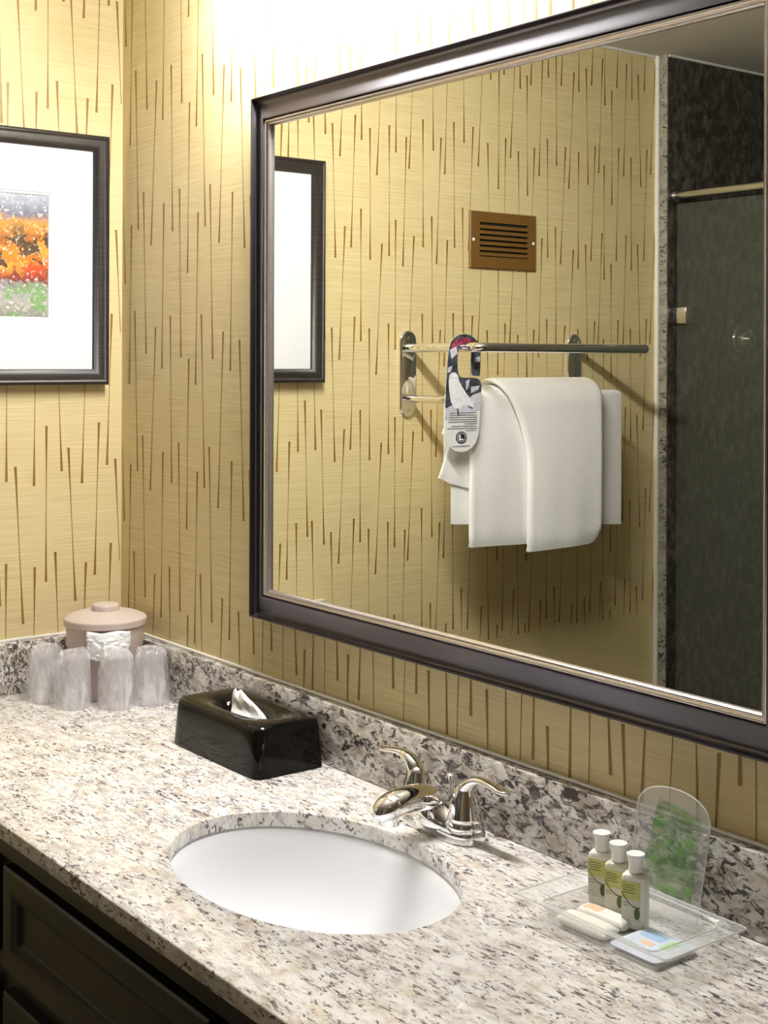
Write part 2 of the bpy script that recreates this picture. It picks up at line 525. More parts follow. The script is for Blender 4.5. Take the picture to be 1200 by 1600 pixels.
def paper_lines(bm, cols, period, length, zlo, zhi, place, lo, hi, we=0.0029, wm=0.0007):
    """tapering bronze lines printed on the paper: wide at both ends, thin in the middle"""
    for x, zt, dx in cols:
        k0 = int(math.ceil((zlo - zt) / period)); k1 = int(math.floor((zhi + length - zt) / period))
        for k in range(k0, k1 + 1):
            t = zt + k * period
            S = [0, 0.14, 0.32, 0.5, 0.68, 0.86, 1]
            W = [we, we * 0.66, wm * 1.35, wm, wm * 1.35, we * 0.66, we]
            prev = None
            for s, wd in zip(S, W):
                z = t - s * length
                xx = x + dx * s
                zc = min(max(z, zlo), zhi)
                if lo + 0.001 < xx - wd and xx + wd < hi - 0.0005:
                    cur = (xx, zc, wd)
                else:
                    cur = None
                if prev and cur and prev[1] - cur[1] > 1e-5:
                    a, b = prev, cur
                    vs = [bm.verts.new(place(*q)) for q in ((a[0] - a[2], a[1]), (a[0] + a[2], a[1]), (b[0] + b[2], b[1]), (b[0] - b[2], b[1]))]
                    bm.faces.new(vs).material_index = 1
                prev = cur


def slab(a, b, name, mats, bm=None):
    bm = bm or bmesh.new()
    box(bm, a, b)
    return bm

# mirror wall (y = 0)
bm = B(((-0.12, 0.0, FLOOR_Z), (XR, 0.12, CEIL_Z)))
more = [(1.55 + 0.036 * k, 0.25 + 0.2 * (k % 3) / 3, 0.01 * (-1) ** k) for k in range(1, 40)]
paper_lines(bm, MAIN + more, 0.4775, 0.3175, -0.02, CEIL_Z, lambda x, z: (x, -0.0004, z), 0, XR - 0.01)
struct(finish(bm, 'wall_mirror_side', ['wallpaper', 'line'], smooth=False))
# picture wall (x = 0)
bm = B(((-0.12, YS, FLOOR_Z), (0.0, 0.0, CEIL_Z)))
gap = [(-0.262 - 0.0245 * k, 0.25 if k % 2 else 0.47, 0.008 * (-1) ** (k // 2)) for k in range(6)]
paper_lines(bm, LEFT + gap + REFL, 0.4605, 0.3035, -0.05, CEIL_Z, lambda y, z: (0.0004, y, z), YS, 0, 0.0027, 0.00065)
struct(finish(bm, 'wall_left', ['wallpaper', 'line'], smooth=False))
struct(finish(B(((-0.12, YB, FLOOR_Z), (0.035, YS, CEIL_Z))), 'wall_shower', ['dark_granite'], smooth=False))
struct(finish(B(((0.0, YS - 0.0005, FLOOR_Z), (0.0362, YS + 0.004, CEIL_Z)), bev=0), 'trim_1', 'edge_granite', smooth=False))
struct(finish(B(((0.0, YS + 0.004, FLOOR_Z), (0.012, YS + 0.013, CEIL_Z)), bev=0.002), 'trim_2', 'white_paint'))
struct(finish(B(((-0.12, YB - 0.1, FLOOR_Z), (1.62, YB, CEIL_Z))), 'wall_shower_back', 'dark_granite', smooth=False))
struct(finish(B(((1.62, YB - 0.1, FLOOR_Z), (XR, YS - 0.05, CEIL_Z))), 'wall_back', 'wall_paint', smooth=False))
struct(finish(B(((XR, YS - 0.05, FLOOR_Z), (XR + 0.1, 0.12, CEIL_Z))), 'wall_right', 'wall_paint', smooth=False))
struct(finish(B(((-0.12, YB - 0.1, FLOOR_Z - 0.1), (XR + 0.1, 0.12, FLOOR_Z))), 'floor', 'floor', smooth=False))
struct(finish(B(((-0.12, YB - 0.1, CEIL_Z), (XR + 0.1, 0.12, CEIL_Z + 0.1))), 'ceiling', 'ceiling', smooth=False))
struct(finish(B(((0.0, YS, CEIL_Z - 0.006), (0.006, -0.001, CEIL_Z))), 'trim_3', 'white_paint', smooth=False))
struct(finish(B(((0.036, YB, CEIL_Z - 0.006), (0.042, YS - 0.001, CEIL_Z))), 'trim_4', 'white_paint', smooth=False))
# door behind the camera, on the right wall
door = struct(finish(B(((XR - 0.03, -1.45, FLOOR_Z), (XR - 0.001, -0.65, FLOOR_Z + 2.03)), bev=0.003), 'door_1', 'door_paint'))
bmh = bmesh.new()
tube(bmh, [(XR - 0.03, -1.38, 0.14), (XR - 0.08, -1.38, 0.14), (XR - 0.085, -1.28, 0.14)], 0.01)
hn = finish(bmh, 'door_handle', 'brushed', parent=door)

# ================================================================== vanity
DEP = 0.5335
SX, SY, SA, SB = 1.0852, -0.2826, 0.2294, 0.1581
CT = 0.021
CX1 = 2.05
bm = bmesh.new()
N = 96
def rect_ring(x0, x1, y0, y1, z, N):
    """points of a rectangle met by rays from the sink's centre, so they pair with the oval"""
    out = []
    for i in range(N):
        t = 2 * math.pi * i / N
        c, s = math.cos(t) * SA, math.sin(t) * SB
        k = min(((x1 - SX) / c) if c > 1e-9 else 1e9, ((x0 - SX) / c) if c < -1e-9 else 1e9,
                ((y1 - SY) / s) if s > 1e-9 else 1e9, ((y0 - SY) / s) if s < -1e-9 else 1e9)
        out.append([SX + c * k, SY + s * k, z])
    for cx_, cy_ in ((x0, y0), (x0, y1), (x1, y0), (x1, y1)):
        j = min(range(N), key=lambda q: (out[q][0] - cx_) ** 2 + (out[q][1] - cy_) ** 2)
        out[j][0], out[j][1] = cx_, cy_
    return [tuple(q) for q in out]
def oval(z, g=0.0):
    return [(SX + (SA + g) * math.cos(2 * math.pi * i / N), SY + (SB + g) * math.sin(2 * math.pi * i / N), z) for i in range(N)]
e = 0.002
loft(bm, [rect_ring(0.001, CX1, -DEP + e * 0, -0.001, -CT, N), rect_ring(0.001, CX1, -DEP, -0.001, -e, N), rect_ring(0.001, CX1 - e, -DEP + e, -0.001, 0, N),
          oval(0, 0.0015), oval(-0.0015, 0), oval(-CT, 0)], False, False, close_ring=True)
ct = finish(bm, 'countertop', 'granite', ang=50)
tag(ct, 'cream and grey speckled granite countertop with oval sink cutout', 'countertop')

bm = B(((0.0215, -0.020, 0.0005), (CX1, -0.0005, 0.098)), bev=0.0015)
tag(finish(bm, 'backsplash', 'shaded_splash_granite'), 'long granite backsplash strip below the big mirror', 'backsplash')
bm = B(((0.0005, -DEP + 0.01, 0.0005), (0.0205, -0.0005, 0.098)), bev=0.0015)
tag(finish(bm, 'backsplash', 'shaded_splash_granite'), 'short granite side splash below the framed picture', 'backsplash')
struct(finish(B(((0.002, -0.0055, 0.098), (CX1, -0.0, 0.1025)), bev=0.0008), 'trim_5', 'caulk'))
struct(finish(B(((0.0, -DEP + 0.01, 0.098), (0.0055, -0.001, 0.1025)), bev=0.0008), 'trim_6', 'caulk'))

# sink
sink = thing('sink', 'white oval porcelain sink set under the granite countertop', 'sink', (SX, SY, -CT))
prof = [(0.020, -0.0005), (0.006, -0.0005), (0.000, -0.004), (-0.006, -0.02), (-0.016, -0.055), (-0.034, -0.09), (-0.062, -0.12), (-0.10, -0.138), (-0.133, -0.1435)]
lp = []
for g, z in prof:
    lp.append([((SA + g) * math.cos(2 * math.pi * i / N), (SB + g * (1 if g > -0.1 else 0.98)) * math.sin(2 * math.pi * i / N), z) for i in range(N)])
bm = bmesh.new()
lp.append([(0.022 * math.cos(2 * math.pi * i / N), 0.022 * math.sin(2 * math.pi * i / N), -0.146) for i in range(N)])
out = [[(x * 1.03, y * 1.04, z - 0.009) for x, y, z in r] for r in lp[:0:-1]]
out.append([(x, y, -0.012) for x, y, z in lp[0]])
loft(bm, lp + out, False, False, close_ring=True)
finish(bm, 'bowl', 'porcelain', parent=sink, ang=60)
bm = bmesh.new()
lathe(bm, [(0.020, -0.150), (0.021, -0.1455), (0.0265, -0.1435), (0.022, -0.1425), (0.018, -0.145), (0.014, -0.143), (0.003, -0.141)])
dr = finish(bm, 'drain', 'chrome', parent=sink)
dr['label'] = 'chrome drain ring with stopper'

# cabinet
cab = thing('vanity_cabinet', 'dark espresso wood vanity cabinet with framed panel fronts', 'cabinet', (0.0, 0.0, FLOOR_Z))
H = Z0
yf = -0.500
bm = B(((0.002, yf, 0.09), (CX1 - 0.02, -0.49, H - CT - 0.001)), ((0.002, -0.49, 0.09), (0.02, -0.002, H - CT - 0.001)), ((CX1 - 0.04, -0.49, 0.09), (CX1 - 0.02, -0.002, H - CT - 0.001)),
       ((0.02, -0.49, 0.09), (CX1 - 0.04, -0.002, 0.11)), ((0.02, -0.44, 0.0), (CX1 - 0.04, -0.42, 0.09)), bev=0.001)
finish(bm, 'body', 'cabinet', parent=cab)
bm = B(((0.002, -0.5225, H - 0.052), (CX1 - 0.02, yf, H - CT - 0.001)), bev=0.002)
finish(bm, 'top_rail', 'cabinet', parent=cab)
def front(name, x0, x1, z0, z1):
    bm = bmesh.new()
    f = lambda u, v, d: (u, yf - d, v)
    prof = [(0, 0.0), (0, 0.016), (0.003, 0.019), (0.030, 0.019), (0.034, 0.0165), (0.040, 0.015), (0.046, 0.009), (0.052, 0.008)]
    mitred_frame(bm, f, x0, x1, z0, z1, prof)
    i = 0.052
    v = [bm.verts.new(f(*q)) for q in ((x0 + i, z0 + i, 0.008), (x1 - i, z0 + i, 0.008), (x1 - i, z1 - i, 0.008), (x0 + i, z1 - i, 0.008))]
    bm.faces.new(v)
    bmesh.ops.remove_doubles(bm, verts=bm.verts, dist=1e-5)
    return finish(bm, name, 'cabinet', parent=cab)
for x0, x1 in ((0.06, 0.615), (0.67, 1.235), (1.29, 1.845)):
    front('drawer_front', x0, x1, H - 0.213, H - 0.070)
    front('door', x0, x1, 0.12, H - 0.245)

# ================================================================== mirror
mir = thing('wall_mirror', 'large wall mirror in a wide dark espresso frame with silver inner bead', 'mirror', (1.072, 0.0, 0.2))
ox, oz = 1.072, 0.2
f = lambda u, v, d: (u - ox, -d, v - oz)
bm = bmesh.new()
X0, X1, ZA, ZB = 0.521, 1.623, 0.200, 1.084
prof = [(0, 0.0005), (0, 0.0215), (0.0012, 0.0232), (0.0026, 0.0228), (0.0036, 0.0150), (0.0050, 0.0118), (0.0080, 0.0104), (0.0120, 0.0112), (0.0180, 0.0136), (0.0240, 0.0163), (0.0300, 0.0192), (0.0350, 0.0217), (0.0390, 0.0240), (0.0405, 0.0236), (0.0405, 0.001)]
mitred_frame(bm, f, X0, X1, ZA, ZB, prof)
finish(bm, 'frame', 'espresso', parent=mir, ang=50)
bm = bmesh.new()
prof = [(0.0406, 0.001), (0.0406, 0.0185), (0.0420, 0.0210), (0.0440, 0.0215), (0.0460, 0.0205), (0.0468, 0.0182), (0.0485, 0.0175), (0.0500, 0.0180), (0.0512, 0.0165), (0.0525, 0.0125), (0.0525, 0.001)]
mitred_frame(bm, f, X0, X1, ZA, ZB, prof)
bd = finish(bm, 'bead', 'bead', parent=mir, ang=50)
bd['label'] = 'thin silver inner bead'
bm = bmesh.new()
i = 0.0495
box(bm, (X0 + i - ox, -0.012, ZA + i - oz), (X1 - i - ox, -0.003, ZB - i - oz))
finish(bm, 'mirror_glass', 'mirror', parent=mir, smooth=False)

# ================================================================== framed picture
PY0, PY1, PZ0, PZ1 = -0.5106, -0.0383, 0.5873, 1.0805
pic = thing('framed_picture', 'framed abstract print of orange lights with wide white mat', 'picture', (0.0, (PY0 + PY1) / 2, PZ0))
oy = (PY0 + PY1) / 2
f = lambda u, v, d: (d, u - oy, v - PZ0)
bm = bmesh.new()
prof = [(0, 0.0005), (0, 0.020), (0.002, 0.024), (0.006, 0.025), (0.009, 0.0225), (0.012, 0.0225), (0.020, 0.0215), (0.025, 0.019), (0.027, 0.016), (0.029, 0.015), (0.031, 0.010), (0.031, 0.001)]
mitred_frame(bm, f, PY0, PY1, PZ0, PZ1, prof)
finish(bm, 'frame', 'art_frame', parent=pic, ang=50)
AY0, AY1, AZ0, AZ1 = -0.385, -0.161, 0.719, 0.955
bm = bmesh.new()
# mat board with bevelled window
ring = lambda g, d, a=(AY0, AY1, AZ0, AZ1): [f(a[0] - g, a[2] - g, d), f(a[1] + g, a[2] - g, d), f(a[1] + g, a[3] + g, d), f(a[0] - g, a[3] + g, d)]
outer = [f(PY0 + 0.029, PZ0 + 0.029, 0.0085), f(PY1 - 0.029, PZ0 + 0.029, 0.0085), f(PY1 - 0.029, PZ1 - 0.029, 0.0085), f(PY0 + 0.029, PZ1 - 0.029, 0.0085)]
loft(bm, [outer, ring(0.0065, 0.0085), ring(0.0050, 0.0068), ring(0.0015, 0.0068), ring(0.0, 0.0052), ring(0.0, 0.0042)], False, False)
finish(bm, 'mat_board', 'mat_board', parent=pic, ang=10)
bm = bmesh.new()
cy_, cz_ = (AY0 + AY1) / 2 - oy, (AZ0 + AZ1) / 2 - PZ0
box(bm, (-0.0002, -0.115, -0.121), (0.0004, 0.115, 0.121))
finish(bm, 'print', 'art', parent=pic, loc=(0.0042, cy_, cz_), smooth=False)

# ================================================================== towel rack (seen in the mirror)
rack = thing('towel_rack', 'two-tier chrome towel rack on the papered wall', 'towel rack', (0.0, -1.035, 0.50))
ry, rz = -1.035, 0.50
YL, YR = -0.760, -1.3115
ZU, ZL = 0.667, 0.548
for yy in (YL, YR):
    bm = bmesh.new()
    hw = 0.0245
    poly = []
    for k in range(17):
        a = math.pi * k / 16
        poly.append((yy - ry + hw * math.cos(a), 0.708 - hw - rz + hw * math.sin(a)))
    for k in range(17):
        a = math.pi + math.pi * k / 16
        poly.append((yy - ry + hw * math.cos(a), 0.503 + hw - rz + hw * math.sin(a)))
    loops = []
    for s_, d in ((1, 0.0005), (1, 0.005), (0.9, 0.0075), (0.82, 0.008)):
        loops.append([(d, (u - (yy - ry)) * s_ + (yy - ry), (v - (0.6055 - rz)) * (1 - (1 - s_) * 0.25) + (0.6055 - rz)) for u, v in poly])
    loft(bm, loops)
    pl = finish(bm, 'wall_plate', 'chrome', parent=rack, ang=60)
    for zz in (0.690, 0.522):
        bm = bmesh.new()
        tube(bm, [(0.0075, yy - ry, zz - rz), (0.0095, yy - ry, zz - rz)], [0.004, 0.003], N=12)
        finish(bm, 'screw', 'brushed', parent=pl)
def u_bar(z, proj, r, name, zfall=0):
    k = 0.02
    path = [(0.006, YL - ry, z - rz), (proj - k, YL - ry, z - rz)]
    for j in range(1, 9):
        a = math.pi / 2 * j / 8
        path.append((proj - k + k * math.sin(a), YL - ry - k + k * math.cos(a), z - rz))
    path.append((proj, YR - ry + k, z - rz))
    for j in range(1, 9):
        a = math.pi / 2 * j / 8
        path.append((proj - k + k * math.cos(a), YR - ry + k - k * math.sin(a), z - rz))
    path.append((0.006, YR - ry, z - rz))
    bm = bmesh.new()
    tube(bm, path, r, N=20)
    finish(bm, name, 'chrome', parent=rack, ang=60)
u_bar(ZU, 0.255, 0.0108, 'upper_bar')
u_bar(ZL, 0.145, 0.0085, 'lower_bar')

# towels: folded cloth hung over the lower bar
BARX = 0.145
def drape(bm, y0, y1, xf, xb, ztop, zf0, zf1, zb, th=0.005, wob=0.002, seed=0, ny=44, bulge=0.0):
    """a sheet of cloth of thickness th folded over the bar: an upside-down U swept along the bar (y1 < y0)"""
    rnd = random.Random(seed)
    ph = [rnd.uniform(0, 6.28) for _ in range(6)]
    rings = []
    nz = 24
    for i in range(ny + 1):
        s = i / ny
        y = y0 + (y1 - y0) * s
        zf = zf0 + (zf1 - zf0) * s
        endr = min(s, 1 - s) * abs(y1 - y0)          # distance to the side hem, for rounding
        pin = max(0.0, 1 - endr / (th * 0.8)) ** 2 * th * 0.36
        half = (xf - xb) / 2; mid = (xf + xb) / 2
        def wv(t):
            return wob * (1 - t * 0.8) * (math.sin(8 * s + ph[0] + 2 * t) + 0.6 * math.sin(15 * s + ph[1]) + 0.5 * math.sin(5 * t + ph[2])) + bulge * math.sin(math.pi * s) * (1 - 0.6 * t)
        outer, inner = [], []
        for k in range(nz + 1):
            t = k / nz
            z = zf + (ztop - half - zf) * t
            rb = th * 0.35 * max(0, 1 - t * 16)
            outer.append((xf + wv(t) - pin - rb, z))
            inner.append((xf - th + wv(t) + pin + rb, z + (th * 0.4 if k == 0 else 0)))
        for k in range(1, 12):
            a = math.pi * k / 12
            outer.append((mid + (half - pin) * math.cos(a), ztop - half + (half - pin) * math.sin(a)))
            inner.append((mid + (half - th + pin) * math.cos(a), ztop - half + (half - th + pin) * math.sin(a)))
        for k in range(nz + 1):
            t = 1 - k / nz
            z = zb + (ztop - half - zb) * t
            outer.append((xb + pin, z)); inner.append((xb + th - pin, z))
        rings.append([(x, y, z) for x, z in outer + inner[::-1]])
    loft(bm, rings, False, False)
    m_ = len(rings[0])                                  # side hems, closed strip by strip
    for ring_ in (rings[0], rings[-1]):
        vs = [bm.verts.new(q) for q in ring_]
        for k in range(m_ // 2 - 1):
            bm.faces.new((vs[k], vs[k + 1], vs[m_ - 2 - k], vs[m_ - 1 - k]))
    bmesh.ops.remove_doubles(bm, verts=bm.verts, dist=1e-5)
    return bm

t = thing('bath_towel', 'white bath towel hung behind the front towel, short hem showing at right', 'towel', (0.0, -1.08, 0.22))
bm = drape(bmesh.new(), -0.762 + 1.08, -1.322 + 1.08, 0.161, 0.131, 0.566 - 0.22, 0.268 - 0.22, 0.229 - 0.22, 0.38 - 0.22, th=0.005, seed=3, wob=0.0004)
finish(bm, 'cloth', 'terry', parent=t, ang=70)

t = thing('hand_towel', 'thick white towel folded in overlapping panels, hung in front', 'towel', (0.0, -1.02, 0.19))
bm = drape(bmesh.new(), -0.801 + 1.02, -1.02 + 1.02, 0.184, 0.112, 0.582 - 0.19, 0.214 - 0.19, 0.208 - 0.19, 0.30 - 0.19, th=0.013, seed=11, wob=0.0016)
for v in bm.verts:
    tt = max(0.0, (v.co.z - 0.26) / 0.13)
    v.co.y -= 0.045 * tt ** 2.2 * max(0, min(1, v.co.y / 0.219))
finish(bm, 'left_fold', 'terry', parent=t, ang=70)
bm = bmesh.new()
drape(bm, -0.965 + 1.02, -1.212 + 1.02, 0.204, 0.094, 0.598 - 0.19, 0.192 - 0.19, 0.197 - 0.19, 0.30 - 0.19, th=0.015, seed=5, wob=0.0014, bulge=0.004)
for v in bm.verts:                                      # the fold sweeps up and left towards the bar
    tt = max(0.0, (v.co.z - 0.20) / 0.20)
    sft = 0.085 * tt ** 1.8
    s = (v.co.y + 0.192) / 0.247
    v.co.y += sft * max(0, s)
    if v.co.y < -0.146 and v.co.z < 0.06:                # soft lower right corner
        v.co.z += 0.035 * ((-0.146 - v.co.y) / 0.046) ** 2 * (1 - v.co.z / 0.06)
finish(bm, 'right_fold', 'terry', parent=t, ang=70)

t = thing('washcloth', 'small white washcloth hanging askew at the left end of the towels', 'towel', (0.0, -0.80, 0.34))
bm = bmesh.new()
drape(bm, 0.045, -0.06, 0.1675, 0.1275, 0.572 - 0.34, 0.030, -0.004, 0.13, th=0.0040, seed=9, wob=0.0004)
for v in bm.verts:
    tt = max(0, min(1, v.co.z / 0.20))
    e_ = max(0, min(1, (v.co.y + 0.06) / 0.105))
    v.co.z += 0.022 * max(0, e_ - 0.75) * 4 * max(0, 1 - tt * 5)      # rounded outer corner
    v.co.y += 0.050 * (1 - tt) ** 1.2 * e_ - 0.030 * tt ** 1.2
finish(bm, 'cloth', 'terry', parent=t, ang=70)

# door hanger on the upper arm
HX = 0.200
hg = thing('door_hanger', 'white-bird door hanger card hooked on the upper rack arm', 'door hanger', (HX, -0.7625, 0.434))
def hp(cx_, cy_):       # card drawing units -> (y, z) on the card
    return (-0.712 - (cx_ - 124) * 0.000262 + 0.7625, 0.697 - (cy_ - 160) * 0.0001972 - 0.434)
outl = [(500, 300), (478, 250), (440, 205), (385, 170), (325, 158), (265, 170), (210, 205), (172, 255), (152, 320), (140, 420), (128, 600), (115, 860), (108, 1050), (104, 1200), (108, 1290), (125, 1360), (165, 1430), (225, 1480), (290, 1496), (350, 1490), (410, 1455), (452, 1400), (480, 1330), (492, 1250), (505, 1050), (515, 900), (518, 740), (505, 690), (470, 662), (420, 655), (330, 655), (285, 650), (258, 610), (247, 540), (247, 420), (250, 375), (262, 330), (292, 300), (330, 290), (368, 300), (392, 330), (400, 375), (398, 480), (400, 600), (412, 628), (440, 636), (500, 636), (508, 500), (508, 380)]
bm = prism(bmesh.new(), [hp(*q) for q in outl], 0, 0.0, 0.0008)
bmesh.ops.triangulate(bm, faces=[f_ for f_ in bm.faces if len(f_.verts) > 4])
finish(bm, 'card', 'card_white', parent=hg, smooth=False)
def printed(name, polys, mat, h):
    bm = bmesh.new()
    for pl in polys:
        prism(bm, [hp(*q) for q in pl], 0, 0.0006, 0.0008 + h)
    bmesh.ops.triangulate(bm, faces=[f_ for f_ in bm.faces if len(f_.verts) > 4])
    return finish(bm, name, mat, parent=hg, smooth=False)
dark = [(500, 300), (478, 250), (440, 205), (385, 170), (325, 158), (265, 170), (210, 205), (172, 255), (152, 320), (140, 420), (128, 600), (118, 800), (112, 1000), (300, 960), (508, 960), (516, 860), (518, 740), (505, 690), (470, 662), (420, 655), (330, 655), (285, 650), (258, 610), (247, 540), (247, 420), (250, 375), (262, 330), (292, 300), (330, 290), (368, 300), (392, 330), (400, 375), (398, 480), (400, 600), (412, 628), (440, 636), (500, 636), (508, 500), (508, 380)]
printed('forest_print', [dark], 'card_dark', 0.0002)
printed('red_print', [[(170, 330), (190, 270), (240, 225), (300, 200), (370, 205), (430, 240), (470, 285), (490, 300), (400, 290), (330, 262), (270, 275), (220, 310)]], 'card_red', 0.0004)
for pl_ in ([(112, 1000), (200, 960), (330, 930), (420, 850), (515, 820), (506, 1020), (108, 1130)], [(160, 340), (230, 300), (245, 380), (180, 440)], [(440, 430), (500, 410), (500, 470), (450, 480)], [(140, 540), (190, 520), (170, 590), (135, 600)], [(340, 690), (385, 670), (370, 760), (345, 800)], [(400, 760), (500, 745), (480, 790), (400, 830)]):
    printed('snow_patch', [pl_], 'card_snow', 0.0005)
printed('bird_print', [[(160, 620), (185, 598), (220, 596), (250, 625), (262, 690), (300, 760), (350, 840), (420, 930), (430, 1000), (380, 985), (310, 960), (280, 1000), (215, 1000), (175, 930), (155, 800), (150, 700)]], 'bird', 0.0008)
ink = [[(175, 650), (195, 655), (188, 662)], [(218, 660), (238, 652), (228, 665)], [(240, 1000), (252, 1000), (265, 1080), (250, 1080)], [(355, 965), (425, 1000), (410, 1008), (370, 985)]]
circ = lambda cx_, cy_, rx_, ry_, n=28: [(cx_ + rx_ * math.cos(2 * math.pi * k / n), cy_ + ry_ * math.sin(2 * math.pi * k / n)) for k in range(n)]
for pl_, nm_ in zip(ink, ('bird_eye', 'bird_eye', 'bird_leg', 'wing_bar')):
    printed(nm_, [pl_], 'ink', 0.0010)
printed('seal_disc', [circ(291, 1330, 60, 68)], 'ink', 0.0010)
printed('seal_ring', [circ(291, 1330, 48, 55)], 'card_snow', 0.0012)
printed('seal_mark', [circ(291, 1330, 40, 46)], 'ink', 0.0014)
printed('seal_glyph', [[(262, 1300), (280, 1300), (280, 1345), (312, 1345), (312, 1362), (262, 1362)]], 'card_white', 0.0016)
lines = []
for k, (a, b) in enumerate(((165, 465), (168, 460), (160, 465), (150, 465), (145, 465), (320, 465), (180, 455), (135, 465), (340, 462))):
    y = 1048 + k * 25
    lines.append([(a, y), (b, y), (b, y + 7), (a, y + 7)])
lines.append([(195, 1424), (385, 1424), (385, 1429), (195, 1429)])
printed('text_lines', lines, 'grey_ink', 0.0010)

# ================================================================== wall vent
VY0, VY1, VZ0, VZ1 = -1.1730, -0.9505, 0.8628, 1.0035
vt = thing('wall_vent', 'bronze louvred vent grille high on the papered wall', 'vent', (0.0, (VY0 + VY1) / 2, VZ0))
oy = (VY0 + VY1) / 2
f = lambda u, v, d: (d, u - oy, v - VZ0)
wy0, wy1, wz0, wz1 = -1.145, -0.9815, 0.893, 0.977
bm = bmesh.new()
R = lambda a, b, c, d_, e_: [f(a, c, e_), f(b, c, e_), f(b, d_, e_), f(a, d_, e_)]
loft(bm, [R(VY0, VY1, VZ0, VZ1, 0.0008), R(VY0, VY1, VZ0, VZ1, 0.004), R(VY0 + 0.003, VY1 - 0.003, VZ0 + 0.003, VZ1 - 0.003, 0.0065), R(wy0, wy1, wz0, wz1, 0.0065), R(wy0, wy1, wz0, wz1, 0.001)], False, False)
finish(bm, 'grille_plate', 'bronze', parent=vt, smooth=False)
bm = bmesh.new()
box(bm, f(wy0, wz0, 0.0006), f(wy1, wz1, 0.0012))
finish(bm, 'duct_backing', 'void', parent=vt, smooth=False)
for k in range(6):
    zc = wz1 - 0.0075 - k * (wz1 - wz0 - 0.004) / 6 - 0.004
    bm = bmesh.new()
    poly = [(0.0015, zc + 0.0045 - VZ0), (0.0030, zc + 0.0050 - VZ0), (0.0085, zc - 0.0035 - VZ0), (0.0070, zc - 0.0042 - VZ0)]
    vs0 = [(x, wy0 - oy, z) for x, z in poly]; vs1 = [(x, wy1 - oy, z) for x, z in poly]
    loft(bm, [vs0, vs1])
    finish(bm, 'louvre', 'bronze', parent=vt, smooth=False)
for yy in (VY0 + 0.011, VY1 - 0.011):
    bm = bmesh.new()
    lathe(bm, [(0.0042, 0), (0.0038, 0.0015), (0.002, 0.0025)], N=14)
    s = finish(bm, 'screw', 'cap', parent=vt, loc=(0.0064, yy - oy, (VZ0 + VZ1) / 2 - VZ0))
    s.rotation_euler = (0, math.pi / 2, 0)
    s['label'] = 'small bright screw head'

# ================================================================== shower
SYP = -1.665
sh = thing('shower_enclosure', 'clear shower glass panel hung below a pale metal header rod', 'shower screen', (0.036, SYP, FLOOR_Z))
bm = bmesh.new()
tube(bm, [(0.0, 0, 1.0897 + Z0), (1.583, 0, 1.0897 + Z0)], 0.0115, N=20)
tube(bm, [(0.0, 0, 1.0897 + Z0), (0.006, 0, 1.0897 + Z0)], 0.019, N=20)
finish(bm, 'header_rod', 'brushed', parent=sh)
bm = B(((0.012, -0.004, 0.05), (1.0, 0.004, 1.066 + Z0)), bev=0.001)
finish(bm, 'glass_panel', 'shower_glass', parent=sh)
bm = B(((0.0005, -0.012, 0.738 + Z0), (0.052, 0.012, 0.786 + Z0)), bev=0.005, seg=3)
h_ = finish(bm, 'glass_clip', 'chrome', parent=sh)
h_['label'] = 'square chrome clip holding the glass'
ctl = bmesh.new()
lathe(ctl, [(0.045, 0), (0.043, 0.006), (0.02, 0.010), (0.017, 0.035), (0.012, 0.038)], N=28)
o = finish(ctl, 'shower_valve', 'chrome', loc=(0.0352, -1.962, 0.70))
o.rotation_euler = (0, math.pi / 2, 0)
tag(o, 'round chrome shower valve on the dark granite wall', 'shower valve')

# ================================================================== faucet
FX, FY = 1.083, -0.066
fc = thing('faucet', 'chrome two-lever basin faucet behind the sink', 'faucet', (FX, FY, 0.0003))
bm = bmesh.new()
dog = lambda rx, ry, z: [(x, y * (0.86 + 0.14 * min(1, abs(x) / 0.05)), zz) for x, y, zz in sup(0, 0, rx, ry, 2.9, z, 72)]
loft(bm, [dog(0.0775, 0.0290, 0.0), dog(0.0780, 0.0295, 0.002), dog(0.0780, 0.0295, 0.012), dog(0.0765, 0.0280, 0.0155), dog(0.073, 0.0245, 0.017)])
finish(bm, 'base_plate', 'chrome', parent=fc, ang=50)
# body saddle rising into the spout
bm = bmesh.new()
P = smooth_path([(-0.064, 0.0, 0.014, 0.012, 0.006), (-0.042, 0.0, 0.014, 0.022, 0.014), (-0.022, -0.001, 0.014, 0.0265, 0.026), (-0.008, -0.003, 0.014, 0.0285, 0.037), (0.0, -0.004, 0.014, 0.029, 0.040), (0.008, -0.003, 0.014, 0.0285, 0.037), (0.022, -0.001, 0.014, 0.0265, 0.026), (0.042, 0.0, 0.014, 0.022, 0.014), (0.064, 0.0, 0.014, 0.012, 0.006)], 6)
tube(bm, [q[:3] for q in P], [(q[3], q[4]) for q in P], N=32)
for v in bm.verts:
    v.co.z = max(v.co.z, 0.004)
finish(bm, 'body', 'chrome', parent=fc, ang=60)
bm = bmesh.new()
P = smooth_path([(0, 0.014, 0.030, 0.014, 0.012), (0, -0.006, 0.042, 0.0195, 0.017), (0, -0.032, 0.050, 0.0215, 0.0175), (0, -0.062, 0.052, 0.0220, 0.0175), (0, -0.086, 0.0485, 0.0215, 0.0165), (0, -0.100, 0.042, 0.0175, 0.0140), (0, -0.107, 0.034, 0.0095, 0.008)], 6)
tube(bm, [q[:3] for q in P], [(q[3], q[4]) for q in P], N=28)
lathe(bm, [(0.0125, 0.024), (0.0130, 0.034), (0.0130, 0.044)], c=(0, -0.088, 0), N=24)
finish(bm, 'spout', 'chrome', parent=fc, ang=60)
